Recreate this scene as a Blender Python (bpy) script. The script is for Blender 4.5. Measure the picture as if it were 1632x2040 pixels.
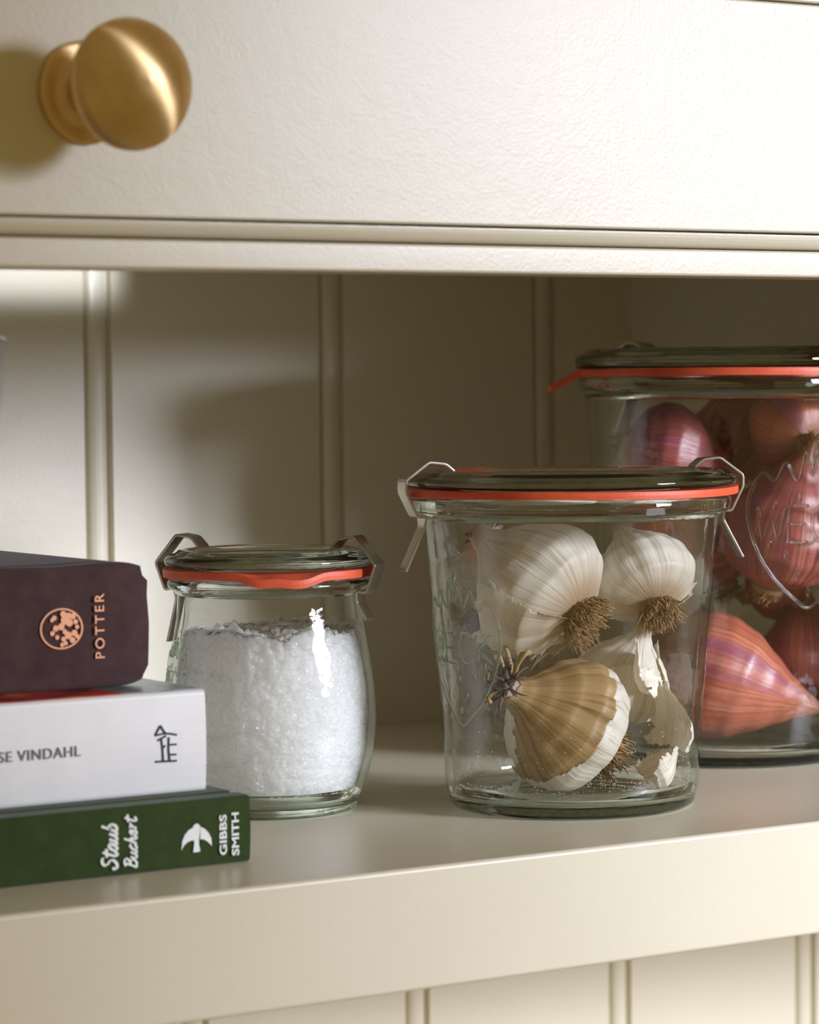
import bpy, bmesh, math, random
from math import sin, cos, pi, radians, sqrt, atan2
from mathutils import Vector, Matrix, Quaternion, noise

for o in list(bpy.data.objects): bpy.data.objects.remove(o)
scene = bpy.context.scene
COL = scene.collection
rnd = random.Random(7)

# ------------------------------------------------------------------ camera
# world: X along the shelf, Y into the cupboard, Z up; shelf top z=0, cupboard face y=0
cam_d = bpy.data.cameras.new('camera'); cam = bpy.data.objects.new('camera', cam_d); COL.objects.link(cam)
M = ((0.8386269781, 0.0324431012, -0.5437391256), (-0.5446233622, 0.0325382972, -0.8380493139), (-0.0094965734, 0.9989437944, 0.0449567647))
cam.matrix_world = Matrix([[*M[0], 0.0], [*M[1], -0.7615], [*M[2], 0.149], [0, 0, 0, 1]])
cam_d.sensor_fit = 'HORIZONTAL'; cam_d.sensor_width = 24.0; cam_d.lens = 6000.0 / 1632.0 * 24.0
cam_d.clip_start = 0.01; cam_d.clip_end = 50
cam_d.dof.use_dof = True; cam_d.dof.focus_distance = 1.03; cam_d.dof.aperture_fstop = 13.0
scene.camera = cam

# ------------------------------------------------------------------ light
world = bpy.data.worlds.new('world'); scene.world = world; world.use_nodes = True
nt = world.node_tree; nt.nodes.clear()
wo = nt.nodes.new('ShaderNodeOutputWorld'); bg = nt.nodes.new('ShaderNodeBackground')
tc = nt.nodes.new('ShaderNodeTexCoord'); sep = nt.nodes.new('ShaderNodeSeparateXYZ'); ramp = nt.nodes.new('ShaderNodeValToRGB')
mp = nt.nodes.new('ShaderNodeMapRange'); mp.inputs[1].default_value = -1; mp.inputs[2].default_value = 1
nt.links.new(tc.outputs['Generated'], sep.inputs[0]); nt.links.new(sep.outputs[2], mp.inputs[0]); nt.links.new(mp.outputs[0], ramp.inputs[0])
ramp.color_ramp.elements[0].color = (0.25, 0.18, 0.064, 1); ramp.color_ramp.elements[1].color = (0.32, 0.24, 0.105, 1)
nt.links.new(ramp.outputs[0], bg.inputs[0]); bg.inputs[1].default_value = 0.88
nt.links.new(bg.outputs[0], wo.inputs[0])

def area(name, loc, target, sx, sy, power, col, spread):
    d = bpy.data.lights.new(name, 'AREA'); d.shape = 'RECTANGLE'; d.size = sx; d.size_y = sy
    d.energy = power; d.color = col; d.spread = radians(spread)
    o = bpy.data.objects.new(name, d); COL.objects.link(o); o.location = loc
    o.rotation_euler = (Vector(target) - Vector(loc)).to_track_quat('-Z', 'Y').to_euler()
    return o
AZ, EL, DIST = radians(27), radians(15.0), 2.0
T = Vector((0.95, 0.0, -0.03))
area('window_light', T + DIST * Vector((sin(AZ) * cos(EL), -cos(AZ) * cos(EL), sin(EL))), T, 0.55, 0.50, 4.05, (0.935, 0.98, 1.14), 32)
area('low_sun_bounce', (0.42, -0.95, 0.03), (0.455, 0.33, 0.194), 0.222, 0.022, 0.020, (0.90, 0.98, 1.15), 1.0)

scene.view_settings.view_transform = 'Standard'; scene.view_settings.look = 'None'
scene.view_settings.exposure = 0.0; scene.view_settings.gamma = 1.0; scene.view_settings.use_curve_mapping = False
try:
    scene.cycles.max_bounces = 16; scene.cycles.transparent_max_bounces = 32; scene.cycles.transmission_bounces = 16
    scene.cycles.glossy_bounces = 6; scene.cycles.diffuse_bounces = 7; scene.cycles.use_denoising = True
    scene.cycles.sample_clamp_indirect = 4.0
except Exception: pass

# ------------------------------------------------------------------ materials
def mat(name):
    m = bpy.data.materials.new(name); m.use_nodes = True; m.node_tree.nodes.clear(); return m, m.node_tree
class NT:
    def __init__(s, name):
        s.m, s.t = mat(name); s.out = s.n('ShaderNodeOutputMaterial')
    def n(s, typ, **kw):
        x = s.t.nodes.new(typ)
        for k, v in kw.items(): setattr(x, k, v)
        return x
    def l(s, a, b): s.t.links.new(a, b)
    def noise(s, vec, scale, detail=4, rough=0.55, dist=0.0):
        x = s.n('ShaderNodeTexNoise'); x.inputs['Scale'].default_value = scale; x.inputs['Detail'].default_value = detail
        x.inputs['Roughness'].default_value = rough; x.inputs['Distortion'].default_value = dist
        if vec is not None: s.l(vec, x.inputs['Vector'])
        return x.outputs[0]
    def ramp(s, fac, stops):
        r = s.n('ShaderNodeValToRGB'); cr = r.color_ramp
        while len(cr.elements) > 1: cr.elements.remove(cr.elements[-1])
        cr.elements[0].position = stops[0][0]; cr.elements[0].color = (*stops[0][1], 1)
        for p, c in stops[1:]:
            e = cr.elements.new(p); e.color = (*c, 1)
        s.l(fac, r.inputs[0]); return r.outputs[0]
    def mix(s, fac, a, b, mode='MIX'):
        x = s.n('ShaderNodeMix', data_type='RGBA', blend_type=mode)
        for sock, v in ((x.inputs[0], fac), (x.inputs[6], a), (x.inputs[7], b)):
            if hasattr(v, 'is_linked'): s.l(v, sock)
            elif isinstance(v, (int, float)): sock.default_value = v
            else: sock.default_value = (*v, 1)
        return x.outputs[2]
    def bump(s, h, strength, dist, normal=None):
        b = s.n('ShaderNodeBump'); b.inputs['Strength'].default_value = strength; b.inputs['Distance'].default_value = dist
        s.l(h, b.inputs['Height'])
        if normal is not None: s.l(normal, b.inputs['Normal'])
        return b.outputs[0]
    def pbsdf(s, color, rough=0.5, metal=0.0, **kw):
        p = s.n('ShaderNodeBsdfPrincipled')
        for sock, v in ((p.inputs['Base Color'], color), (p.inputs['Roughness'], rough), (p.inputs['Metallic'], metal)):
            if hasattr(v, 'is_linked'): s.l(v, sock)
            elif isinstance(v, (int, float)): sock.default_value = v
            else: sock.default_value = (*v, 1)
        for k, v in kw.items():
            sock = p.inputs[k.replace('_', ' ')]
            if hasattr(v, 'is_linked'): s.l(v, sock)
            else: sock.default_value = v
        return p
    def done(s, sh): s.l(sh.outputs[0] if hasattr(sh, 'outputs') else sh, s.out.inputs[0]); return s.m
def objc(N): return N.n('ShaderNodeTexCoord').outputs['Object']
def attr(N, name): return N.n('ShaderNodeAttribute', attribute_name=name).outputs['Vector']

def m_paint():
    N = NT('cream_eggshell_paint'); c = objc(N)
    n1 = N.noise(c, 12, 3); col = N.ramp(n1, [(0.3, (0.675, 0.62, 0.48)), (0.7, (0.705, 0.65, 0.51))])
    n2 = N.noise(c, 900, 3, 0.6); n3 = N.noise(c, 160, 3, 0.6)
    b = N.bump(n2, 0.13, 0.0005); b = N.bump(n3, 0.05, 0.0012, b)
    return N.done(N.pbsdf(col, 0.33, Normal=b, Specular_IOR_Level=0.5))
def m_simple(name, color, rough=0.5, metal=0.0, bump=None, **kw):
    N = NT(name); c = objc(N)
    n = N.noise(c, 60, 3); col = N.mix(n, tuple(x * 0.9 for x in color), tuple(min(1, x * 1.08) for x in color))
    if bump: kw['Normal'] = N.bump(N.noise(c, bump[0], 4), bump[1], bump[2])
    return N.done(N.pbsdf(col, rough, metal, **kw))
def m_brass():
    N = NT('brushed_brass'); c = objc(N)
    col = N.ramp(N.noise(c, 90, 3), [(0.3, (0.74, 0.50, 0.24)), (0.7, (0.88, 0.64, 0.34))])
    vt = N.n('ShaderNodeVectorTransform', vector_type='VECTOR', convert_from='OBJECT', convert_to='WORLD'); vt.inputs[0].default_value = (0.58, -0.82, 0.0); tg = vt.outputs[0]
    rg = N.n('ShaderNodeMapRange'); N.l(N.noise(c, 140, 3), rg.inputs[0]); rg.inputs[3].default_value = 0.38; rg.inputs[4].default_value = 0.46
    p = N.pbsdf(col, rg.outputs[0], 1.0, Anisotropic=0.95, Tangent=tg)
    return N.done(p)
def m_thin_glass():
    # wall of a jar: clear, greener where more glass is crossed
    N = NT('clear_jar_wall_glass'); c = objc(N)
    lw = N.n('ShaderNodeLayerWeight'); lw.inputs['Blend'].default_value = 0.5
    tint = N.ramp(lw.outputs['Facing'], [(0.0, (0.985, 0.99, 0.985)), (0.6, (0.985, 0.99, 0.985)), (0.86, (0.84, 0.90, 0.86)), (0.97, (0.42, 0.55, 0.46))])
    tr = N.n('ShaderNodeBsdfTransparent'); N.l(tint, tr.inputs[0])
    gl = N.n('ShaderNodeBsdfGlossy'); gl.inputs['Roughness'].default_value = 0.035; gl.inputs['Color'].default_value = (0.95, 0.97, 0.96, 1)
    b = N.bump(N.noise(c, 48, 3, 0.6), 0.6, 0.0018); b = N.bump(N.noise(c, 420, 2, 0.5), 0.10, 0.0004, b); N.l(b, gl.inputs['Normal'])
    geo = N.n('ShaderNodeNewGeometry'); ior = N.n('ShaderNodeMapRange'); N.l(geo.outputs['Backfacing'], ior.inputs[0])
    ior.inputs[3].default_value = 1.5; ior.inputs[4].default_value = 1 / 1.5
    fr = N.n('ShaderNodeFresnel'); N.l(ior.outputs[0], fr.inputs['IOR']); N.l(b, fr.inputs['Normal'])
    mx = N.n('ShaderNodeMixShader'); N.l(fr.outputs[0], mx.inputs[0]); N.l(tr.outputs[0], mx.inputs[1]); N.l(gl.outputs[0], mx.inputs[2])
    return N.done(mx)
def m_emboss():
    N = NT('raised_glass_relief')
    tr = N.n('ShaderNodeBsdfTransparent'); tr.inputs[0].default_value = (0.90, 0.94, 0.91, 1)
    gl = N.n('ShaderNodeBsdfGlass'); gl.inputs['IOR'].default_value = 1.5; gl.inputs['Roughness'].default_value = 0.08; gl.inputs['Color'].default_value = (0.97, 0.99, 0.97, 1)
    mx = N.n('ShaderNodeMixShader'); mx.inputs[0].default_value = 0.5; N.l(tr.outputs[0], mx.inputs[1]); N.l(gl.outputs[0], mx.inputs[2])
    return N.done(mx)
def m_thick_glass():
    N = NT('green_tinted_thick_glass'); c = objc(N)
    g = N.n('ShaderNodeBsdfGlass'); g.inputs['IOR'].default_value = 1.5; g.inputs['Roughness'].default_value = 0.02
    g.inputs['Color'].default_value = (0.935, 0.97, 0.945, 1)
    N.l(N.bump(N.noise(c, 120, 2), 0.25, 0.0008), g.inputs['Normal'])
    return N.done(g)
def m_rubber():
    N = NT('orange_red_rubber'); c = objc(N)
    col = N.ramp(N.noise(c, 80, 3), [(0.3, (0.66, 0.085, 0.03)), (0.7, (0.80, 0.13, 0.055))])
    return N.done(N.pbsdf(col, 0.5, Subsurface_Weight=0.15, Subsurface_Scale=0.002, Normal=N.bump(N.noise(c, 700, 2), 0.2, 0.0003)))
def m_steel():
    N = NT('spring_steel'); c = objc(N)
    col = N.ramp(N.noise(c, 120, 3), [(0.3, (0.50, 0.46, 0.41)), (0.7, (0.62, 0.58, 0.53))])
    return N.done(N.pbsdf(col, 0.32, 1.0, Normal=N.bump(N.noise(c, 300, 2), 0.1, 0.0003)))
def m_cloth(name, c1, c2, scale=1400):
    N = NT(name); c = objc(N)
    w = N.n('ShaderNodeTexWave', wave_type='BANDS', bands_direction='X'); w.inputs['Scale'].default_value = scale * 0.5; w.inputs['Distortion'].default_value = 1.0; N.l(c, w.inputs[0])
    w2 = N.n('ShaderNodeTexWave', wave_type='BANDS', bands_direction='Z'); w2.inputs['Scale'].default_value = scale * 0.5; w2.inputs['Distortion'].default_value = 1.0; N.l(c, w2.inputs[0])
    h = N.mix(0.5, w.outputs[0], w2.outputs[0])
    col = N.ramp(N.noise(c, 120, 5, 0.65), [(0.25, c1), (0.75, c2)])
    return N.done(N.pbsdf(col, 0.8, Specular_IOR_Level=0.25, Normal=N.bump(h, 0.35, 0.0003), Sheen_Weight=0.15))
def m_picture():
    # printed cover photograph of the white book: dark ground, red and orange shapes, grey-blue to the right
    N = NT('printed_cover_picture'); c = objc(N)
    s = N.n('ShaderNodeSeparateXYZ'); N.l(c, s.inputs[0])
    fire = N.ramp(N.noise(c, 38, 3, 0.5, 0.8), [(0.38, (0.012, 0.012, 0.018)), (0.46, (0.45, 0.015, 0.008)), (0.56, (0.62, 0.05, 0.01)), (0.66, (0.72, 0.30, 0.03))])
    blue = N.ramp(N.noise(c, 30, 3), [(0.35, (0.16, 0.20, 0.22)), (0.5, (0.33, 0.38, 0.42)), (0.62, (0.04, 0.06, 0.02))])
    mr = N.n('ShaderNodeMapRange'); N.l(s.outputs[0], mr.inputs[0]); mr.inputs[1].default_value = -0.030; mr.inputs[2].default_value = -0.026
    return N.done(N.pbsdf(N.mix(mr.outputs[0], fire, blue), 0.25))
def m_pages():
    N = NT('book_pages'); c = objc(N)
    w = N.n('ShaderNodeTexWave', wave_type='BANDS', bands_direction='Z'); w.inputs['Scale'].default_value = 900; w.inputs['Distortion'].default_value = 2; N.l(c, w.inputs[0])
    return N.done(N.pbsdf(N.ramp(w.outputs[0], [(0, (0.62, 0.58, 0.5)), (1, (0.8, 0.76, 0.68))]), 0.9))
def m_salt():
    N = NT('coarse_white_salt'); c = objc(N)
    col = N.ramp(N.noise(c, 260, 3), [(0.3, (0.95, 0.955, 0.94)), (0.7, (0.98, 0.98, 0.97))])
    p = N.pbsdf(col, 0.3, Specular_IOR_Level=0.5)
    t = N.n('ShaderNodeBsdfTranslucent'); t.inputs[0].default_value = (0.98, 0.98, 0.96, 1)
    mx = N.n('ShaderNodeMixShader'); mx.inputs[0].default_value = 0.5; N.l(p.outputs[0], mx.inputs[1]); N.l(t.outputs[0], mx.inputs[2])
    tr = N.n('ShaderNodeBsdfTransparent'); m2 = N.n('ShaderNodeMixShader'); m2.inputs[0].default_value = 0.6; N.l(mx.outputs[0], m2.inputs[1]); N.l(tr.outputs[0], m2.inputs[2])
    return N.done(m2)
def m_garlic(name, light, dark, stain, amount):
    N = NT(name); st = attr(N, 'fibre')
    f = N.noise(st, 1.0, 5, 0.6, 0.4); f2 = N.noise(st, 0.16, 3, 0.5)
    col = N.ramp(f, [(0.3, dark), (0.5, light), (0.8, tuple(min(1, x * 1.05) for x in light))])
    fac = N.n('ShaderNodeMapRange'); N.l(f2, fac.inputs[0]); fac.inputs[1].default_value = 0.62 - amount; fac.inputs[2].default_value = 0.85 - amount
    col = N.mix(fac.outputs[0], col, stain)
    # brown towards the root plate and the neck
    s = N.n('ShaderNodeSeparateXYZ'); N.l(attr(N, 'place'), s.inputs[0])
    col = N.mix(N.ramp(s.outputs[0], [(0.0, (1, 1, 1)), (0.13, (0.25, 0.25, 0.25)), (0.25, (0, 0, 0)), (0.86, (0, 0, 0)), (1.0, (0.7, 0.7, 0.7))]), col, (0.42, 0.25, 0.10))
    b = N.bump(f, 0.45, 0.0008)
    p = N.pbsdf(col, 0.42, Specular_IOR_Level=0.45, Normal=b)
    t = N.n('ShaderNodeBsdfTranslucent'); N.l(col, t.inputs[0])
    mx = N.n('ShaderNodeMixShader'); mx.inputs[0].default_value = 0.28; N.l(p.outputs[0], mx.inputs[1]); N.l(t.outputs[0], mx.inputs[2])
    return N.done(mx)
def m_shallot(name, c1, c2, c3):
    N = NT(name); st = attr(N, 'fibre')
    f = N.noise(st, 0.9, 6, 0.65, 0.3); g = N.noise(st, 0.07, 2, 0.5)
    col = N.ramp(f, [(0.28, c1), (0.5, c2), (0.75, c3)])
    fac = N.ramp(g, [(0.5, (0, 0, 0)), (0.62, (0.75, 0.75, 0.75))])
    col = N.mix(fac, col, (0.27, 0.060, 0.12))
    s = N.n('ShaderNodeSeparateXYZ'); N.l(attr(N, 'place'), s.inputs[0])
    col = N.mix(N.ramp(s.outputs[0], [(0.0, (1, 1, 1)), (0.08, (0, 0, 0)), (0.80, (0, 0, 0)), (1.0, (1, 1, 1))]), col, (0.36, 0.15, 0.06))
    return N.done(N.pbsdf(col, 0.3, Specular_IOR_Level=0.55, Normal=N.bump(f, 0.3, 0.0007)))

PAINT = m_paint(); BRASS = m_brass(); THIN = m_thin_glass(); THICK = m_thick_glass(); EMBOSS = m_emboss(); RUBBER = m_rubber(); STEEL = m_steel()
BROWN = m_cloth('worn_plum_brown_cloth', (0.045, 0.020, 0.022), (0.085, 0.042, 0.043)); GREEN = m_cloth('forest_green_cloth', (0.017, 0.036, 0.004), (0.032, 0.062, 0.009))
WHITEPAPER = m_simple('matt_white_jacket', (0.80, 0.80, 0.81), 0.45); PICTURE = m_picture(); PAGES = m_pages()
COPPER = m_simple('copper_foil', (0.75, 0.33, 0.17), 0.4, 0.15); SILVER = m_simple('white_foil', (0.78, 0.80, 0.78), 0.35); GREYINK = m_simple('grey_ink', (0.16, 0.16, 0.17), 0.6); DARKINK = m_simple('charcoal_ink', (0.03, 0.03, 0.035), 0.6)
SALT = m_salt()
def m_saltbody():
    N = NT('packed_white_salt'); c = objc(N)
    v1 = N.n('ShaderNodeTexVoronoi', distance='CHEBYCHEV'); v1.inputs['Scale'].default_value = 620; N.l(c, v1.inputs['Vector'])
    v2 = N.n('ShaderNodeTexVoronoi', distance='MANHATTAN'); v2.inputs['Scale'].default_value = 1100; N.l(c, v2.inputs['Vector'])
    b = N.bump(v1.outputs['Distance'], 0.8, 0.0010); b = N.bump(v2.outputs['Distance'], 0.5, 0.0005, b)
    p = N.pbsdf(N.ramp(N.noise(c, 500, 3), [(0.3, (0.92, 0.925, 0.905)), (0.7, (0.96, 0.96, 0.945))]), 0.22, Subsurface_Weight=1.0, Subsurface_Scale=0.022, Normal=b)
    p.inputs['Subsurface Radius'].default_value = (1, 1, 0.97)
    return N.done(p)
SALTBODY = m_saltbody()
G_WHITE = m_garlic('white_garlic_paper', (0.88, 0.83, 0.72), (0.66, 0.56, 0.41), (0.66, 0.50, 0.28), 0.01)
G_TAN = m_garlic('tan_garlic_paper', (0.54, 0.36, 0.16), (0.26, 0.145, 0.05), (0.80, 0.68, 0.48), 0.02)
G_SKIN = m_garlic('loose_garlic_skin', (0.90, 0.85, 0.74), (0.74, 0.64, 0.48), (0.66, 0.42, 0.20), 0.02)
G_SKIN_PLAIN = m_simple('pale_skin_dust', (0.80, 0.70, 0.50), 0.6); G_ROOT = m_simple('dry_root_fibre', (0.33, 0.20, 0.085), 0.8); G_STRIP = m_simple('dry_yellow_stem', (0.42, 0.29, 0.11), 0.7); G_STEM = m_simple('dry_purple_brown_stem', (0.16, 0.10, 0.075), 0.8)
S_PINK = m_shallot('rose_shallot_skin', (0.30, 0.060, 0.030), (0.46, 0.125, 0.070), (0.66, 0.30, 0.18))
S_RED = m_shallot('deep_red_shallot_skin', (0.17, 0.028, 0.026), (0.31, 0.070, 0.060), (0.50, 0.19, 0.155))
CERAMIC = m_simple('white_glazed_ceramic', (0.82, 0.83, 0.82), 0.2)

# ------------------------------------------------------------------ helpers
def mesh_obj(name, verts, faces, material, parent=None, smooth=True, mats=None, midx=None, attrs=None, loc=None):
    me = bpy.data.meshes.new(name); me.from_pydata([tuple(v) for v in verts], [], faces)
    for m in (mats or [material]): me.materials.append(m)
    if midx: me.polygons.foreach_set('material_index', midx)
    if smooth: me.polygons.foreach_set('use_smooth', [True] * len(me.polygons))
    for an, vals in (attrs or {}).items():
        a = me.attributes.new(an, 'FLOAT_VECTOR', 'POINT'); a.data.foreach_set('vector', [x for v in vals for x in v])
    me.update(); o = bpy.data.objects.new(name, me); COL.objects.link(o)
    if parent is not None: o.parent = parent
    if loc is not None: o.location = loc
    return o
def tag(o, label=None, cat=None, group=None, kind=None):
    if label: o['label'] = label
    if cat: o['category'] = cat
    if group: o['group'] = group
    if kind: o['kind'] = kind
    return o
def empty(name, loc, rz=0.0):
    o = bpy.data.objects.new(name, None); COL.objects.link(o); o.location = loc; o.rotation_euler = (0, 0, rz); o.empty_display_size = 0.01; return o
def catmull(pts, n=6, closed=False):
    P = [Vector(p) for p in pts]; out = []; N_ = len(P)
    rng = range(N_ if closed else N_ - 1)
    for i in rng:
        p0 = P[(i - 1) % N_] if (closed or i > 0) else P[0]; p1 = P[i]; p2 = P[(i + 1) % N_]
        p3 = P[(i + 2) % N_] if (closed or i + 2 < N_) else P[-1]
        for k in range(n):
            t = k / n
            out.append(0.5 * ((2 * p1) + (-p0 + p2) * t + (2 * p0 - 5 * p1 + 4 * p2 - p3) * t * t + (-p0 + 3 * p1 - 3 * p2 + p3) * t ** 3))
    if not closed: out.append(P[-1])
    return out
class MB:
    def __init__(s): s.v = []; s.f = []; s.mi = []
    def add(s, verts, faces, mi=0):
        b = len(s.v); s.v += [Vector(x) for x in verts]; s.f += [tuple(i + b for i in f) for f in faces]; s.mi += [mi] * len(faces)
    def box(s, x0, x1, y0, y1, z0, z1):
        s.add([(x, y, z) for z in (z0, z1) for y in (y0, y1) for x in (x0, x1)], [(0, 2, 3, 1), (4, 5, 7, 6), (0, 1, 5, 4), (2, 6, 7, 3), (0, 4, 6, 2), (1, 3, 7, 5)])
    def tube(s, path, r, seg=6, radii=None, cap=True):
        P = [Vector(p) for p in path]; vs = []; up = Vector((0.13, 0.31, 0.94))
        for i, p in enumerate(P):
            t = (P[min(i + 1, len(P) - 1)] - P[max(i - 1, 0)]); t = t.normalized() if t.length > 1e-9 else Vector((0, 0, 1))
            a = t.cross(up); a = a.normalized() if a.length > 1e-4 else t.orthogonal().normalized(); b = t.cross(a)
            rr = radii[i] if radii else r
            vs += [p + rr * (cos(2 * pi * k / seg) * a + sin(2 * pi * k / seg) * b) for k in range(seg)]
        fs = [(i * seg + k, i * seg + (k + 1) % seg, (i + 1) * seg + (k + 1) % seg, (i + 1) * seg + k) for i in range(len(P) - 1) for k in range(seg)]
        if cap: fs += [tuple(range(seg))[::-1], tuple((len(P) - 1) * seg + k for k in range(seg))]
        s.add(vs, fs)
    def lathe(s, prof, seg=96, closed=True, mi=None):
        n = len(prof); vs = []; ring = []
        for (r, z) in prof:
            if r < 1e-6: ring.append([len(vs)] * seg); vs.append(Vector((0, 0, z)))
            else:
                ring.append(list(range(len(vs), len(vs) + seg))); vs += [Vector((r * cos(2 * pi * k / seg), r * sin(2 * pi * k / seg), z)) for k in range(seg)]
        b = len(s.v); s.v += vs
        for i in range(n if closed else n - 1):
            j = (i + 1) % n
            for k in range(seg):
                f = []
                for q in (ring[i][k], ring[i][(k + 1) % seg], ring[j][(k + 1) % seg], ring[j][k]):
                    if q + b not in f: f.append(q + b)
                if len(f) > 2: s.f.append(tuple(f)); s.mi.append(mi(i) if mi else 0)
    def build(s, name, material, parent=None, smooth=True, mats=None, loc=None, **k):
        return mesh_obj(name, s.v, s.f, material, parent, smooth, mats, s.mi if mats else None, loc=loc, **k)
def bevel(o, w, seg=2):
    m = o.modifiers.new('bevel', 'BEVEL'); m.width = w; m.segments = seg; m.limit_method = 'ANGLE'; m.angle_limit = radians(40)
    w2 = o.modifiers.new('wn', 'WEIGHTED_NORMAL'); return o
def text_mesh(body, size, name, material, parent, mat4, extrude=0.00012, offset=0.0, spacing=1.0):
    cu = bpy.data.curves.new(name, 'FONT'); cu.body = body; cu.size = size; cu.extrude = extrude; cu.offset = offset; cu.space_character = spacing
    cu.align_x = 'CENTER'; cu.align_y = 'CENTER'; cu.resolution_u = 4
    tmp = bpy.data.objects.new('tmp_text', cu); COL.objects.link(tmp); bpy.context.view_layer.update()
    me = bpy.data.meshes.new_from_object(tmp.evaluated_get(bpy.context.evaluated_depsgraph_get()))
    bpy.data.objects.remove(tmp); me.transform(mat4); me.materials.clear(); me.materials.append(material)
    o = bpy.data.objects.new(name, me); COL.objects.link(o); o.parent = parent; return o
def ribbon(mb, pts, width, y, n=5, callig=None):
    """flat stroke in the x-z plane at depth y; callig = pen angle giving thick and thin strokes"""
    P = catmull([(p[0], p[1], 0) for p in pts], n) if n > 1 else [Vector((p[0], p[1], 0)) for p in pts]
    vs = []
    for i, p in enumerate(P):
        t = P[min(i + 1, len(P) - 1)] - P[max(i - 1, 0)]; t = t.normalized() if t.length > 0 else Vector((1, 0, 0)); nn = Vector((-t.y, t.x, 0))
        w = width if callig is None else width * (0.35 + 0.65 * abs(sin(atan2(t.y, t.x) - callig)))
        for sgn in (1, -1): vs.append((p.x + nn.x * w / 2 * sgn, y, p.y + nn.y * w / 2 * sgn))
    m = len(P); fs = [(2 * i, 2 * i + 1, 2 * i + 3, 2 * i + 2) for i in range(m - 1)]
    back = [(v[0], v[1] + 0.0002, v[2]) for v in vs]; b = len(vs)
    fs2 = [tuple(q + b for q in f[::-1]) for f in fs] + [(2 * i, 2 * i + 2, 2 * i + 2 + b, 2 * i + b) for i in range(m - 1)] + [(2 * i + 3, 2 * i + 1, 2 * i + 1 + b, 2 * i + 3 + b) for i in range(m - 1)]
    mb.add(vs + back, fs + fs2)
def plate(mb, pts, y, th=0.0002):
    n = len(pts); mb.add([(p[0], y, p[1]) for p in pts] + [(p[0], y + th, p[1]) for p in pts], [tuple(range(n)), tuple(range(2 * n - 1, n - 1, -1))] + [(i, (i + 1) % n, (i + 1) % n + n, i + n) for i in range(n)])

# ------------------------------------------------------------------ the cupboard
XL, XR, DEP = -0.10, 1.30, 0.328
cab = tag(empty('kitchen_cabinet', (0.55, 0.0, -0.038)), 'cream painted kitchen cabinet with an open shelf, beadboard back and a drawer above', 'cabinet')
def cpart(mb, name, smooth=False, bev=None, parent=None, mt=None):
    o = mb.build(name, mt or PAINT, smooth=smooth)
    par = parent or cab
    o.parent = par; o.location = -Vector(par.get('_w', (0.55, 0.0, -0.038)))
    if bev: bevel(o, bev, 3)
    return o
cab['_w'] = (0.55, 0.0, -0.038)
m = MB(); m.box(XL, XR, 0.0, DEP, -0.0378, 0.0); cpart(m, 'shelf_board', bev=0.0014)
m = MB(); m.box(XL, XR, 0.0, 0.020, 0.1803, 0.1888); cpart(m, 'face_rail', bev=0.0009)
def beadboard(name, xg, sp, x0, x1, y, z0, z1, bw=0.0106):
    pts = []
    k = math.ceil((x0 - xg) / sp); pts.append((x0, 0.0))
    while xg + k * sp < x1 - 0.02:
        g = xg + k * sp; k += 1           # g = centre of the right-hand groove, the bead lies to its left
        if g - bw - 0.003 < x0: continue
        a, w, d = g - bw, 0.0011, 0.0030
        pts += [(a - w, 0.0), (a - 0.0004, d), (a + 0.0004, d)]
        for q in range(9):
            t = pi * q / 8; xm = g - bw / 2; rr = bw / 2 - w
            pts.append((xm - rr * cos(t), 0.0016 - 0.0019 * sin(t)))
        pts += [(g - 0.0004, d), (g + 0.0004, d), (g + w, 0.0)]
    pts.append((x1, 0.0)); n = len(pts); b = y + 0.012
    vs = [(p[0], y + p[1], z0) for p in pts] + [(p[0], y + p[1], z1) for p in pts] + [(x0, b, z0), (x1, b, z0), (x0, b, z1), (x1, b, z1)]
    fs = [(i, i + 1, n + i + 1, n + i) for i in range(n - 1)] + [(2 * n, 2 * n + 2, 2 * n + 3, 2 * n + 1)]
    mm = MB(); mm.add(vs, fs); return cpart(mm, name)
beadboard('beadboard_back', 0.5628, 0.1108, XL, 0.827, DEP, -0.037, 0.2)
beadboard('beadboard_back', 0.7185, 0.1108, XL, XR + 0.5, 0.335, -0.45, -0.0382)
m = MB(); m.box(0.8267, 0.8447, 0.0, DEP + 0.01, 0.0002, 0.1985); cpart(m, 'partition', bev=0.0008)
m = MB(); m.box(XL - 0.018, XL, 0.0, DEP + 0.01, -0.45, 0.32); cpart(m, 'side_panel')
m = MB(); m.box(XR, XR + 0.018, 0.0, DEP + 0.01, -0.0378, 0.32); cpart(m, 'side_panel')
m = MB(); m.box(XL, XR, 0.020, DEP, 0.1985, 0.206); cpart(m, 'compartment_top')
m = MB(); m.box(XL, XR, -0.02, 0.36, -0.47, -0.452); cpart(m, 'lower_shelf_board', bev=0.0014)
# beaded edge under the drawer: quarter-round with a shadow gap
m = MB(); prof = [(0.018, 0.1894), (0.004, 0.1894)] + [(0.0006 + 0.0034 * (1 - sin(t)), 0.1936 - 0.0042 * cos(t) ) for t in [pi / 2 * q / 6 for q in range(7)]] + [(0.0006, 0.1941), (0.018, 0.1941)]
n = len(prof); m.add([(XL, p[0], p[1]) for p in prof] + [(XR, p[0], p[1]) for p in prof], [(i, (i + 1) % n, (i + 1) % n + n, i + n) for i in range(n)] + [tuple(range(n))[::-1], tuple(range(n, 2 * n))]); cpart(m, 'bead_moulding', smooth=False)
m = MB(); m.box(XL, XR, 0.016, 0.024, 0.186, 0.32); cpart(m, 'drawer_surround')
m = MB(); m.box(XL, XR, 0.0, 0.018, 0.2701, 0.32); cpart(m, 'upper_rail', bev=0.0007)
dm = MB(); dm.box(XL + 0.002, XR - 0.002, 0.0, 0.016, 0.19475, 0.2696)
drawer = cpart(dm, 'drawer_front', bev=0.0008)
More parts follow.
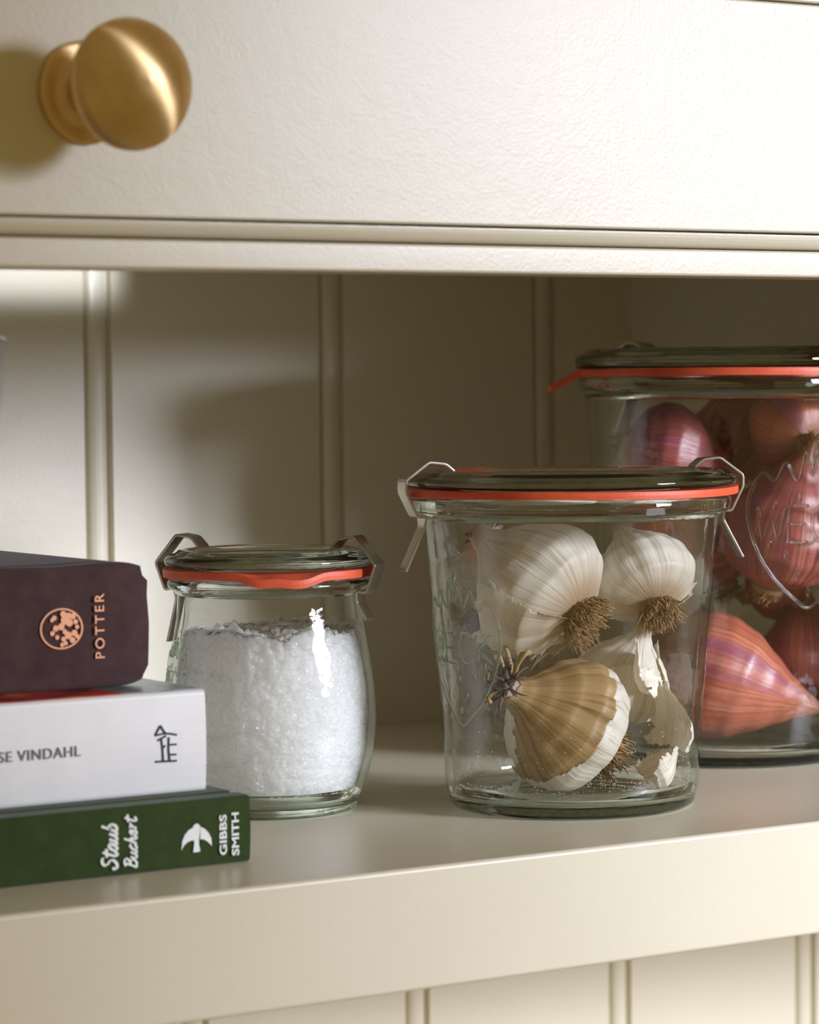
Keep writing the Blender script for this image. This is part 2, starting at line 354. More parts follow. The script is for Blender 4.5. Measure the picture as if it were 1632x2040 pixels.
# knob (sub-part of the drawer): rosette, waisted stem, domed head, turned along -Y
kp = [(0, 0.0), (0.0142, 0.0), (0.0145, 0.0006), (0.0145, 0.0016), (0.0139, 0.0026), (0.0125, 0.0031), (0.0105, 0.0036), (0.0088, 0.0050), (0.0079, 0.0075), (0.0077, 0.0110), (0.0082, 0.0145),
      (0.0098, 0.0175), (0.0128, 0.0200), (0.0160, 0.0218), (0.0176, 0.0234), (0.0181, 0.0252), (0.0180, 0.0266), (0.0174, 0.0282), (0.0162, 0.0302), (0.0142, 0.0322), (0.0115, 0.0340), (0.0082, 0.0353), (0.0045, 0.0361), (0, 0.0364)]
kp = [(a, b if b < 0.008 else b + 0.0030 * min(1, (b - 0.008) / 0.01)) for a, b in kp]
kp = [kp[0], kp[1]] + [tuple(p)[:2] for p in catmull([(a, b, 0) for a, b in kp[1:]], 4)][1:]
kp[-1] = (0, kp[-1][1])
m = MB(); m.lathe(kp, 96, closed=False); knob = m.build('drawer_knob', BRASS, drawer)
knob.rotation_euler = (pi / 2, 0, 0); knob.location = (0.3864, -0.0001, 0.2293); tag(knob, 'round brushed brass knob')

# ------------------------------------------------------------------ books
def book(name, xr, length, y, z, T, depth, case_mat, label, cover_mat=None, worn=0.0, hinge=True, group=None):
    root = tag(empty(name, (xr, y, z)), label, 'book', 'stacked books')
    D, th = depth, 0.0026
    r = 0.0016
    g = 0.0011 if hinge else 0.0
    outer = [(D, 0), (0.013, 0), (0.0105, g), (0.008, 0), (r + 0.001, 0)] + [(r - r * sin(a), r - r * cos(a)) for a in (0, pi / 8, pi / 4, 3 * pi / 8, pi / 2)] + \
            [(-0.0006 * sin(pi * q / 8), r + (T - 2 * r) * q / 8) for q in range(1, 8)] + [(r - r * cos(a), T - r + r * sin(a)) for a in (0, pi / 8, pi / 4, 3 * pi / 8, pi / 2)] + [(r + 0.001, T), (0.008, T), (0.0105, T - g), (0.013, T), (D, T)]
    inner = [(D, T - th), (0.0036, T - th), (0.0036, th), (D, th)]
    sec = outer + inner; n = len(sec); nx = 60 if worn else 2
    vs = []
    for i in range(nx + 1):
        t = i / nx; x = -length * (1 - t ** (0.35 if worn else 1))
        for (yy, zz) in sec:
            dx = dz = dy = 0.0
            if worn:
                e = max(0.0, 1 - (-x) / 0.010)
                dx = worn * e * (noise.noise(Vector((yy * 300, zz * 260, 3.1))) * 1.1 - 0.35 - (1.3 if abs(zz - T / 2) > T / 2 - 0.003 else 0))
                dy = worn * 0.5 * noise.noise(Vector((x * 60, zz * 90, 1.0))) + 0.0016 * e * e; dz = worn * 0.35 * noise.noise(Vector((x * 45, yy * 40, 5.0))) * (1 if zz > T / 2 else 0.2)
                if abs(zz - T / 2) > T / 2 - 0.003: dz -= math.copysign(0.0014 * e * e, zz - T / 2)
            vs.append((x + dx, yy + dy, max(0.0, zz + dz)))
    fs = [(i * n + k, i * n + (k + 1) % n, (i + 1) * n + (k + 1) % n, (i + 1) * n + k) for i in range(nx) for k in range(n)]
    c1, c2 = len(outer) - 1, len(outer)
    fs += [tuple(range(n))[::-1], tuple(nx * n + k for k in range(n))]
    o = mesh_obj('cover', vs, fs, case_mat, root, smooth=False)
    mm = MB(); mm.box(-length + 0.003, -0.003, 0.0038, D - 0.003, th, T - th); mm.build('page_block', PAGES, root, smooth=False)
    if cover_mat:
        mm = MB(); mm.box(-length + 0.0008, -0.0008, 0.0012, D - 0.001, T, T + 0.0003); mm.build('cover_picture', cover_mat, root, smooth=False)
    return root
XG, YG = 0.4603, 0.0402
gb = book('hardback_book', XG, 0.255, YG, 0.0001, 0.0206, 0.19, GREEN, 'green cloth hardback book lying on the shelf at the bottom of the stack')
ZW, YW, XW = 0.0208, 0.0557, 0.4537
wb = book('hardback_book', XW, 0.250, YW, ZW, 0.0318, 0.18, WHITEPAPER, 'thick white book with a dark fiery cover picture, in the middle of the stack', PICTURE, hinge=False)
ZB, YB, XB = 0.0530, 0.0762, 0.4462
bb = book('hardback_book', XB, 0.240, YB, ZB, 0.0386, 0.165, BROWN, 'worn plum brown book with copper lettering on top of the stack', worn=0.0018)

# lettering: rotated text reads upwards; matrices map the text plane to the spine plane (x-z), facing -Y
def tmx(x, z, y, up=False, sx=1.0, sz=1.0):
    R = Matrix(((1, 0, 0, 0), (0, 0, -1, 0), (0, 1, 0, 0), (0, 0, 0, 1)))       # text XY -> world XZ, facing -Y
    if up: R = R @ Matrix.Rotation(pi / 2, 4, 'Z')
    return Matrix.Translation((x, y, z)) @ R @ Matrix.Diagonal((sx, sz, 1, 1))
LY = -0.0009
text_mesh('POTTER', 0.0045, 'title_lettering', COPPER, bb, tmx(0.4276 - XB, 0.0722 - ZB, LY - 0.0003, True), spacing=1.35, offset=0.00006)
# round emblem: ring with a leafy cluster
m = MB(); cx, cz = 0.4143 - XB, 0.0722 - ZB; R1, R2 = 0.0074, 0.0068; ns = 48
ring = [(cx + R1 * cos(2 * pi * k / ns) * 1.0, LY - 0.0003, cz + R1 * 0.86 * sin(2 * pi * k / ns)) for k in range(ns)] + [(cx + R2 * cos(2 * pi * k / ns), LY - 0.0003, cz + R2 * 0.86 * sin(2 * pi * k / ns)) for k in range(ns)]
m.add(ring, [(k, (k + 1) % ns, (k + 1) % ns + ns, k + ns) for k in range(ns)])
def blob(mb, x, z, r, y, e=1.0, a=0.0):
    pts = []
    for k in range(14):
        t = 2 * pi * k / 14; u, v = r * cos(t), r * e * sin(t); pts.append((x + u * cos(a) - v * sin(a), z + u * sin(a) + v * cos(a)))
    plate(mb, pts, y)
for (bx, bz, br) in [(-2.6, 3.2, 1.0), (-3.3, 2.6, .8), (0, 4.2, 1.3), (1.5, 3.6, 1.3), (0.5, 2.4, 1.8), (2.8, 3.4, 1.2), (3.6, 1.8, 1.0), (1.8, 1.6, 1.5), (4.0, .3, .9), (-2.2, .2, 1.2), (-3.2, -1.2, 1.0), (-1.8, -2.4, .9), (-.6, .6, 1.4), (.4, -.9, 1.0), (1.4, -2.0, 1.5),
                     (3.2, -1.4, 1.3), (4.0, -2.4, .9), (2.6, -3.4, 1.2), (0, -3.0, 1.0), (-.4, -4.6, .9), (.6, -4.2, .9)]:
    blob(m, cx + 0.0006 + bx * 0.00118, cz + bz * 0.00108, br * 0.00080, LY - 0.00032 - 0.00002 * rnd.random())
m.build('emblem', COPPER, bb, smooth=False)
# white book
text_mesh('LUISE VINDAHL', 0.0046, 'author_lettering', GREYINK, wb, tmx(0.3928 - XW, 0.0365 - ZW, -0.0009), spacing=1.1)
m = MB(); W0 = 0.0006
def px_(x, y, ox, oy, s): return ((x - ox) * s, (oy - y) * s)
s_ = 1 / (2.758 * 5800.0)
for st in ([(875, 1068), (846, 1112)], [(875, 1068), (903, 1112)], [(846, 1115), (905, 1108), (965, 1120)], [(858, 1140), (905, 1120)], [(878, 1132), (884, 1180), (888, 1245)], [(920, 1128), (918, 1190), (924, 1248)], [(918, 1166), (962, 1166)], [(922, 1214), (960, 1217)], [(846, 1244), (962, 1248)], [(888, 1178), (900, 1168)]):
    q = [(0.4397 - XW + (x - 908) * s_ * 1.02, 0.0366 - ZW + (1160 - y) * s_) for x, y in st]; ribbon(m, q, W0, -0.0009, n=1 if len(q) == 2 else 4)
m.build('publisher_mark', DARKINK, wb, smooth=False)
# green book: bird, two rotated lines, brush-script words
m = MB(); sb = 1 / (4.8 * 6900.0)
birdL = [(1118, 285), (1090, 300), (1080, 325), (1040, 345), (1000, 390), (975, 450), (965, 545), (985, 505), (1020, 470), (1060, 455), (1092, 455), (1092, 500), (1080, 575), (1118, 577)]
birdR = [(1118, 577), (1152, 573), (1140, 500), (1140, 452), (1180, 452), (1220, 478), (1268, 530), (1262, 450), (1235, 390), (1195, 345), (1155, 325), (1145, 300), (1118, 285)]
bc = (0.4412 - XG, 0.0092)
def bp(p): return (bc[0] + (p[0] - 1118) * sb * 1.16, bc[1] + (430 - p[1]) * sb)
L_, R_ = [bp(p) for p in birdL], [bp(p) for p in birdR]
# build the bird as strips so that the concave outline fills correctly
for A in (L_, R_):
    n = len(A)
    me = bmesh.new(); vsb = [me.verts.new((p[0], -0.0009, p[1])) for p in (A if A[0] != A[-1] else A[:-1])]; f_ = me.faces.new(vsb); bmesh.ops.triangulate(me, faces=[f_], ngon_method='EAR_CLIP')
    me.verts.index_update(); m.add([v.co.copy() for v in me.verts], [tuple(v.index for v in f.verts) for f in me.faces]); me.free()
m.build('bird_mark', SILVER, gb, smooth=False)
text_mesh('GIBBS', 0.0048, 'publisher_lettering', SILVER, gb, tmx(0.4505 - XG, 0.0092, -0.0009, True, 1.0, 0.72), offset=0.00012, spacing=1.02)
text_mesh('SMITH', 0.0048, 'publisher_lettering', SILVER, gb, tmx(0.4548 - XG, 0.0092, -0.0009, True, 1.0, 0.72), offset=0.00012, spacing=1.0)
# script glyph strokes, x advance to the right, height 1 = ascender
GL = {'S': ([[(.62, .86), (.5, .98), (.28, .95), (.18, .78), (.3, .6), (.5, .45), (.5, .2), (.3, .02), (.08, .05), (.02, .2), (.12, .28)]], .62),
      't': ([[(.28, .95), (.2, .5), (.14, .12), (.24, .0), (.42, .15)], [(.02, .66), (.5, .7)]], .40),
      'a': ([[(.42, .45), (.28, .52), (.1, .38), (.04, .14), (.14, .0), (.3, .1), (.42, .45)], [(.44, .5), (.38, .12), (.46, .0), (.6, .15)]], .54),
      'u': ([[(.1, .5), (.04, .14), (.14, .0), (.3, .1), (.42, .5)], [(.42, .5), (.36, .12), (.46, .0), (.6, .15)]], .54),
      'b': ([[(.24, 1.0), (.14, .5), (.06, .08), (.2, .0), (.38, .12), (.42, .38), (.3, .5), (.12, .36)]], .48),
      'B': ([[(.28, .98), (.2, .5), (.1, .02)], [(.08, .9), (.4, 1.0), (.58, .86), (.48, .6), (.24, .52)], [(.24, .52), (.5, .48), (.56, .22), (.38, .02), (.08, .04)]], .62),
      'c': ([[(.4, .42), (.28, .52), (.1, .38), (.04, .14), (.16, .0), (.42, .14)]], .40),
      'h': ([[(.26, 1.0), (.16, .5), (.04, .0)], [(.08, .2), (.26, .48), (.38, .42), (.32, .1), (.42, .0), (.54, .14)]], .52),
      'e': ([[(.08, .24), (.3, .34), (.34, .48), (.2, .52), (.06, .34), (.06, .08), (.2, .0), (.42, .15)]], .40),
      'r': ([[(.06, .5), (.16, .5), (.1, .0)], [(.12, .2), (.24, .46), (.4, .48)]], .38)}
def script(word, x, z0, h, adv, name, w=0.00075):
    m = MB(); pen = 0.0
    for ch in word:
        strokes, a = GL[ch]
        for s2 in strokes:
            q = [(x - (p[1]) * h, z0 + (pen + p[0] + 0.18 * p[1]) * adv) for p in s2]      # rotated a quarter turn: reads upwards
            ribbon(m, q, w, -0.0009 - 0.00002 * rnd.random(), n=5, callig=0.35)
        pen += a + 0.02
    m.build(name, SILVER, gb, smooth=False)
script('Staub', 0.4140 - XG, 0.0020, 0.0052, 0.0052, 'script_lettering', 0.0010)
script('Buchert', 0.4206 - XG, 0.0017, 0.0042, 0.0046, 'script_lettering', 0.0008)

# ------------------------------------------------------------------ jars
JR = radians(-33.0)
def jw(base, u, w, z):      # jar-side coordinates (right, away, up) to world
    return Vector((base[0] + u * cos(JR) - w * sin(JR), base[1] + u * sin(JR) + w * cos(JR), base[2] + z))
def interp(prof, z):
    for (r0, z0), (r1, z1) in zip(prof[:-1], prof[1:]):
        if z0 <= z <= z1: return r0 + (r1 - r0) * (z - z0) / (z1 - z0 + 1e-9)
    return prof[-1][0] if z > prof[-1][1] else prof[0][0]
def clamp(root, R, zl, zt, zr, phi, tail=0.018, k=1.0):
    """spring clip: zl lid top, zt tip of the hump, zr underside of the jar rim; strip bent in the radial plane"""
    path = [(R - 0.0135 * k, zl + 0.0004), (R - 0.0105 * k, zt - 0.0005), (R - 0.0045 * k, zt + 0.0002), (R + 0.0038 * k, zl - 0.0025), (R + 0.0038 * k, zl - 0.0066), (R - 0.0004, zr - 0.0006), (R - 0.0032, zr - 0.0004), (R - 0.0030, zr - 0.004), (R + 0.0040, zr - tail)]
    if k < 1: path = [(R - 0.0115, zl + 0.0004), (R - 0.0085, zt - 0.0006), (R - 0.0030, zt + 0.0003), (R + 0.0050, zl - 0.0050), (R + 0.0016, zr - 0.0008), (R - 0.0018, zr - 0.0002), (R - 0.0024, zr - 0.004), (R + 0.0012, zr - tail)]
    P = []
    for i, p in enumerate(path):     # round every bend a little
        p = Vector((p[0], p[1], 0))
        if 0 < i < len(path) - 1:
            a = Vector((*path[i - 1], 0)); b = Vector((*path[i + 1], 0)); d1 = (a - p); d2 = (b - p); q = min(0.0008, d1.length * .3, d2.length * .3)
            P += [p + d1.normalized() * q, p + (d1.normalized() + d2.normalized()) * q * .25, p + d2.normalized() * q]
        else: P.append(p)
    th, w = 0.00045, 0.0042
    vs = []; n = len(P)
    for i, p in enumerate(P):
        t = (P[min(i + 1, n - 1)] - P[max(i - 1, 0)]).normalized(); nn = Vector((-t.y, t.x, 0))
        for sg, ww in ((1, -1), (1, 1), (-1, 1), (-1, -1)):
            q = p + nn * th * sg; vs.append((q.x, w * ww * (1.0 if i < n - 4 else 0.8), q.y))
    fs = [(i * 4 + k, i * 4 + (k + 1) % 4, (i + 1) * 4 + (k + 1) % 4, (i + 1) * 4 + k) for i in range(n - 1) for k in range(4)] + [(3, 2, 1, 0), (4 * n - 4, 4 * n - 3, 4 * n - 2, 4 * n - 1)]
    o = mesh_obj('spring_clamp', vs, fs, STEEL, root, smooth=False); o.rotation_euler = (0, 0, phi); bevel(o, 0.00012, 1); return o
STRK = {'W': ([[(-.5, .5), (-.28, -.5), (0, .3), (.28, -.5), (.5, .5)]]), 'E': ([[(.38, .5), (-.35, .5), (-.35, -.5), (.38, -.5)], [(-.35, 0), (.28, 0)]]),
        'C': ([[(.42, .33), (.2, .5), (-.15, .5), (-.42, .2), (-.42, -.2), (-.15, -.5), (.2, -.5), (.42, -.33)]]), 'K': ([[(-.35, .5), (-.35, -.5)], [(.42, .5), (-.3, -.02), (.42, -.5)]])}
def logo(root, prof, phi0, zc, H, Wd, tr, lh, pitch):
    """embossed strawberry outline with the maker's word across it; prof = outer wall"""
    m = MB()
    def onw(a, v):  # a = arc metres from the centre line, v = height
        z = zc + v; r = interp(prof, z); ph = phi0 + a / r
        return Vector(((r + tr * 0.25) * cos(ph), (r + tr * 0.25) * sin(ph), z))
    outl = [(0, -.5), (.12, -.44), (.28, -.32), (.42, -.15), (.5, .05), (.49, .2), (.4, .32), (.3, .27), (.22, .38), (.12, .27), (.06, .44), (0, .3), (-.06, .44), (-.12, .27), (-.22, .38), (-.3, .27), (-.4, .32), (-.49, .2), (-.5, .05), (-.42, -.15), (-.28, -.32), (-.12, -.44)]
    P = catmull([(x * Wd, y * H, 0) for x, y in outl], 5, closed=True); P.append(P[0])
    m.tube([onw(p.x, p.y) for p in P], tr, 8, cap=False)
    m.tube([onw(x * Wd, y * H) for x, y in [(0, .36), (.01, .42), (.04, .5)]], tr, 8)
    for (x, y) in [(-.3, .13), (-.1, .17), (.12, .15), (.32, .12), (-.2, -.17), (0, -.2), (.2, -.17), (-.1, -.3), (.1, -.3), (0, -.4), (-.33, -.1), (.33, -.1)]:
        c = [onw(x * Wd, y * H + dy * lh) for dy in (-.16, -.06, .06, .14)]; m.tube(c, tr, 8, radii=[tr * .3, tr * 1.2, tr * 1.0, tr * .3])
    for i, ch in enumerate('WECK'):
        for s2 in STRK[ch]:
            q = [(x * lh * .8 + (i - 1.5) * pitch, y * lh + 0.01 * H) for x, y in s2]
            dense = []
            for a, b in zip(q[:-1], q[1:]): dense += [(a[0] + (b[0] - a[0]) * t / 4, a[1] + (b[1] - a[1]) * t / 4) for t in range(4)]
            dense.append(q[-1]); m.tube([onw(*p) for p in dense], tr * 1.1, 8)
    return m.build('embossed_emblem', EMBOSS, root)
def ring_band(root, r0, r1, z0, z1, droop=None, tab=None):
    n = 160; vs = []
    for i in range(n):
        a = 2 * pi * i / n; dz = dr = 0.0
        if droop:
            d = (a - droop[0] + pi) % (2 * pi) - pi; e = math.exp(-(d / droop[1]) ** 4) * (1 - 0.25 * math.exp(-((d + .05) / 0.12) ** 2)); e2 = 0
            dz = -droop[2] * max(e, 0.9 * e2); dr = droop[3] * max(e, e2)
        dz += 0.0002 * sin(3 * a + 1)
        for (r, z) in ((r0, z0), (r1, z0), (r1 + 0.0001, (z0 + z1) / 2), (r1, z1), (r0, z1)):
            k = (r - r0) / (r1 - r0); vs.append(((r + dr * k) * cos(a), (r + dr * k) * sin(a), z + dz * k * k))
    fs = [(i * 5 + k, i * 5 + (k + 1) % 5, ((i + 1) % n) * 5 + (k + 1) % 5, ((i + 1) % n) * 5 + k) for i in range(n) for k in range(5)]
    mm = MB(); mm.add(vs, fs)
    if tab:                                              # pull tongue, drooping outwards
        ph, L = tab; ux, uy = cos(ph), sin(ph); tv = []
        for i in range(9):
            t = i / 8; r = r1 - 0.004 + (L + 0.004) * t; w = 0.0065 * (1 - 0.45 * t) + 0.0; zz = (z0 + z1) / 2 - 0.0062 * t ** 1.4; h = 0.0011
            for sw, sh in ((-1, -1), (1, -1), (1, 1), (-1, 1)): tv.append((r * ux - sw * w * uy, r * uy + sw * w * ux, zz + sh * h))
        mm.add(tv, [(i * 4 + k, i * 4 + (k + 1) % 4, (i + 1) * 4 + (k + 1) % 4, (i + 1) * 4 + k) for i in range(8) for k in range(4)] + [(3, 2, 1, 0), (32, 33, 34, 35)])
    return mm.build('sealing_ring', RUBBER, root, smooth=False)
def jar(base, wall, floor_r, foot, rim, lidz, lidR, ringspec, label, thick=0.003, **kw):
    """wall: outer (r,z) from just above the foot to just under the rim"""
    root = tag(empty('glass_jar', base, JR), label, 'jar', 'glass storage jars with orange sealing rings')
    W = [(p.x, p.y) for p in catmull([(r, z, 0) for r, z in wall], 6)]
    (rr, z0, z1, ri) = rim
    prof = [(0, 0.0018), (foot * .6, 0.0014), (foot * .93, 0.0009), (foot * .97, 0.0002), (foot, 0.0001), (foot * 1.03, 0.0003), ((foot + W[0][0]) / 2 + 0.0012, W[0][1] * .35)]
    nb = len(prof); prof += W; nw = len(prof)
    prof += [(W[-1][0] + 0.0008, z0 - 0.0012), (rr - 0.0012, z0), (rr - 0.0003, z0 + 0.0007), (rr, z0 + 0.0018), (rr, z1 - 0.0018), (rr - 0.0004, z1 - 0.0006), (rr - 0.0016, z1), (rr - 0.004, z1), (ri + 0.0012, z1), (ri + 0.0002, z1 - 0.0006), (ri, z1 - 0.002), (min(ri, W[-1][0] - thick) , z0 - 0.0012)]
    ni = len(prof)
    inner = [(r - thick, z) for r, z in W[::-1] if z > floor_r[1] + 0.004 and z < z0 - 0.0015]
    prof += inner; nj = len(prof)
    prof += [(floor_r[0] + 0.0012, floor_r[1] + 0.0022), (floor_r[0] - 0.0005, floor_r[1] + 0.0006), (floor_r[0] - 0.003, floor_r[1]), (0, floor_r[1] + 0.0004)]
    mi = lambda i: 0 if (nb + 3 <= i < nw - 1 or ni <= i < nj - 1) else 1
    m = MB(); m.lathe(prof, 128, closed=False, mi=mi); m.build('jar_body', None, root, mats=[THIN, THICK])
    # lid: thick double-ringed edge, recessed centre, plug below
    R, zb, zt = lidR, lidz[0], lidz[1]; h = zt - zb
    lp = [(0, zb - 0.0018), (ri - 0.006, zb - 0.0018), (ri - 0.0028, zb - 0.0014), (ri - 0.0018, zb), (R - 0.0016, zb), (R - 0.0004, zb + h * .12), (R, zb + h * .3), (R - 0.0001, zb + h * .5), (R - 0.0012, zb + h * .68), (R - 0.0030, zb + h * .74),
          (R - 0.0040, zb + h * .84), (R - 0.0052, zt), (R - 0.0075, zt), (R - 0.0095, zt - 0.0009), (R - 0.011, zt - 0.0020), (R - 0.016, zt - 0.0022), (0, zt - 0.0022)]
    m = MB(); m.lathe(lp, 128, closed=False); m.build('lid', THICK, root)
    ring_band(root, ri + 0.001, *ringspec, **kw)
    return root, [w for w in W]

# --- garlic jar
GB = (0.6139, 0.0825, 0.0)
gj, GW = jar(GB, [(0.0433, 0.0055), (0.0440, 0.009), (0.0452, 0.03), (0.0484, 0.07), (0.0506, 0.095), (0.0510, 0.1000)], (0.0395, 0.0046), 0.0395, (0.0556, 0.1020, 0.1079, 0.0475), (0.1106, 0.1162), 0.0574,
             (0.0580, 0.1080, 0.1105), 'clear glass clip-top jar full of garlic bulbs in the middle of the shelf')
clamp(gj, 0.0574, 0.1162, 0.1196, 0.1018, radians(199), tail=0.019); clamp(gj, 0.0574, 0.1162, 0.1196, 0.1018, radians(11), tail=0.017)
logo(gj, GW, radians(-90 - 57), 0.0565, 0.052, 0.040, 0.00055, 0.0102, 0.0088)
# --- salt jar
SB = (0.5230, 0.1337, 0.0)
sj, SW = jar(SB, [(0.0298, 0.0032), (0.0326, 0.010), (0.0353, 0.020), (0.0365, 0.0316), (0.0362, 0.040), (0.0352, 0.049), (0.0338, 0.058), (0.0324, 0.066), (0.0318, 0.0725), (0.0318, 0.0750)], (0.0255, 0.0040), 0.0265, (0.0352, 0.0768, 0.0808, 0.0282), (0.0844, 0.0902), 0.0362,
             (0.0366, 0.0813, 0.0841), 'small rounded clear glass clip-top jar filled with coarse white salt behind the books', thick=0.0026, droop=(radians(-81), 0.34, 0.0026, 0.0013))
clamp(sj, 0.0362, 0.0902, 0.0946, 0.0766, radians(160), tail=0.019, k=.9); clamp(sj, 0.0362, 0.0902, 0.0946, 0.0766, radians(-22), tail=0.010, k=.9)
logo(sj, SW, radians(-90 - 68), 0.046, 0.030, 0.022, 0.0004, 0.006, 0.0050)
# --- shallot jar
HB = (0.7431, 0.1532, 0.0)
hj, HW = jar(HB, [(0.0462, 0.0060), (0.0475, 0.011), (0.0492, 0.035), (0.0530, 0.085), (0.0560, 0.130), (0.0565, 0.1395)], (0.0420, 0.0050), 0.0410, (0.0595, 0.1420, 0.1482, 0.0500), (0.1512, 0.1590), 0.0607,
             (0.0612, 0.1483, 0.1511), 'tall clear glass clip-top jar packed with pink shallots at the right edge', tab=(radians(180 + 8), 0.0105))
clamp(hj, 0.0607, 0.1590, 0.1615, 0.1418, radians(128), tail=0.018); clamp(hj, 0.0607, 0.1590, 0.1615, 0.1418, radians(-44), tail=0.018)
logo(hj, HW, radians(-90 + 27), 0.092, 0.062, 0.050, 0.00065, 0.0135, 0.0107)

# ------------------------------------------------------------------ salt filling (nobody could count the grains)
inn = [(r - 0.0031, z) for r, z in SW if z > 0.0075]
def salt_top(x, y): return 0.0620 + 0.0035 * noise.noise(Vector((x * 60, y * 60, 0.3))) + 0.0012 * noise.noise(Vector((x * 220, y * 220, 4))) + 0.05 * x - 0.03 * y
def grain(p, size):
    d = noise.voronoi(p / size)[0]
    return (0.55 - d[0]) * 0.55 + 0.25 * noise.noise(p / size * 0.5)
m = MB(); seg = 380; rows = 190; vs = []
zl = [0.0075 + (0.0665 - 0.0075) * i / rows for i in range(rows + 1)]
for z in [0.0049, 0.0058, 0.0066] + zl:
    r = interp(inn, z) if z > 0.0075 else (0.0225 if z < 0.005 else 0.0250 if z < 0.006 else 0.0262)
    for k in range(seg):
        a = 2 * pi * k / seg; q = r - 0.0007; x, y = q * cos(a), q * sin(a); t = salt_top(x, y)
        sz = 0.0013 + 0.0008 * max(0, min(1, (z - 0.035) / 0.02)); q += max(-0.0030, min(0.0006, 3.2 * sz * grain(Vector((x, y, min(z, t))), sz)))
        vs.append((q * cos(a), q * sin(a), min(z, t)))
nr = rows + 4
fs = [(i * seg + k, i * seg + (k + 1) % seg, (i + 1) * seg + (k + 1) % seg, (i + 1) * seg + k) for i in range(nr - 1) for k in range(seg)] + [tuple(range(seg))[::-1]]
prev = list(range((nr - 1) * seg, nr * seg))
for rr in [0.96 - 0.03 * i for i in range(31)]:
    cur = []
    for k in range(seg):
        a = 2 * pi * k / seg; q = (interp(inn, 0.0620) - 0.0007) * rr; x, y = q * cos(a), q * sin(a); cur.append(len(vs)); vs.append((x, y, salt_top(x, y) + 0.0020 * grain(Vector((x, y, 0.06)), 0.0023)))
    fs += [(prev[k], prev[(k + 1) % seg], cur[(k + 1) % seg], cur[k]) for k in range(seg)]; prev = cur
fs.append(tuple(prev)); m.add(vs, fs)
nbody = len(m.f)
def crystal(c, s):
    q = Quaternion((rnd.gauss(0, 1), rnd.gauss(0, 1), rnd.gauss(0, 1), rnd.gauss(0, 1))).normalized()
    e = [s * (0.55 + 0.6 * rnd.random()) for _ in range(3)]
    vv = [Vector(c) + q @ Vector((sx * e[0] * (0.6 + .5 * rnd.random()), sy * e[1] * (0.6 + .5 * rnd.random()), sz * e[2] * (0.6 + .5 * rnd.random()))) for sx in (-1, 1) for sy in (-1, 1) for sz in (-1, 1)]
    m.add(vv, [(0, 1, 3, 2), (4, 6, 7, 5), (0, 4, 5, 1), (2, 3, 7, 6), (0, 2, 6, 4), (1, 5, 7, 3)])
for i in range(0):
    z = 0.0055 + 0.060 * rnd.random(); a = rnd.random() * 2 * pi
    r = (interp(inn, z) if z > 0.0075 else 0.0258) - 0.0004 - 0.0006 * rnd.random()
    x, y = r * cos(a), r * sin(a)
    if z > salt_top(x, y): continue
    crystal((x, y, z), 0.00035 + (0.00085 if z > 0.045 else 0.00055) * rnd.random())
for i in range(260):
    r = 0.0300 * sqrt(rnd.random()); a = rnd.random() * 2 * pi; x, y = r * cos(a), r * sin(a); crystal((x, y, salt_top(x, y) + 0.0002 * rnd.random()), 0.0006 + 0.0012 * rnd.random() ** 2)
m.mi = [1] * nbody + [0] * (len(m.f) - nbody)
so = m.build('coarse_salt', None, smooth=False, mats=[SALT, SALTBODY])
so.data.polygons.foreach_set('use_smooth', [True] * nbody + [False] * (len(so.data.polygons) - nbody)); so.location = SB; so.rotation_euler = (0, 0, JR)
tag(so, 'coarse white salt crystals filling the small rounded jar', 'salt', kind='stuff')

# ------------------------------------------------------------------ bulbs
def bulb_point(kind, th, v, seed, R):
    """v 0 at the root plate, 1 at the end of the neck; axis +Z, centred on the fattest part"""
    if kind == 'garlic':
        pts = [(0, .10), (.03, .30), (.08, .58), (.18, .88), (.32, 1.0), (.46, .95), (.60, .76), (.72, .50), (.82, .29), (.90, .19), (1, .15)]
        L, z0 = 2.05 * R, .34
    else:
        pts = [(0, .07), (.02, .22), (.06, .48), (.14, .80), (.26, .98), (.36, 1.0), (.5, .88), (.64, .64), (.76, .40), (.87, .20), (.95, .11), (1, .07)]
        L, z0 = 2.7 * R, .34
    rr = pts[-1][1]
    for (a, b), (c, d) in zip(pts[:-1], pts[1:]):
        if a <= v <= c:
            t = (v - a) / (c - a); t = t * t * (3 - 2 * t) * .35 + t * .65; rr = b + (d - b) * t; break
    body = sin(pi * min(1, max(0, v))) ** .7 if 0 < v < 1 else 0
    tw = th + 0.25 * v + 0.22 * sin(2 * th + seed)
    if kind == 'garlic':
        nl = 8 + seed % 3; lobe = abs(cos(nl * tw / 2 + seed)) ** .55; rr *= 1 - 0.075 * body * (1 - lobe); rr *= 1 + 0.05 * body * sin(tw + seed) + 0.02 * sin(3 * tw + seed)
    else:
        rr *= 1 + 0.05 * body * sin(2 * tw + seed) + 0.015 * body * sin(5 * tw + 2 * seed)
    rr *= 1 + 0.03 * noise.noise(Vector((cos(th) * 2, sin(th) * 2, v * 5 + seed)))
    bend = 0.10 * R * (v - .34) ** 2 * (3 if v > .34 else 0)
    return Vector((rr * R * cos(th) + bend * cos(seed), rr * R * sin(th) + bend * sin(seed), (v - z0) * L + (0.05 * R * (1 - min(1, v / .1)) if v < .1 else 0)))
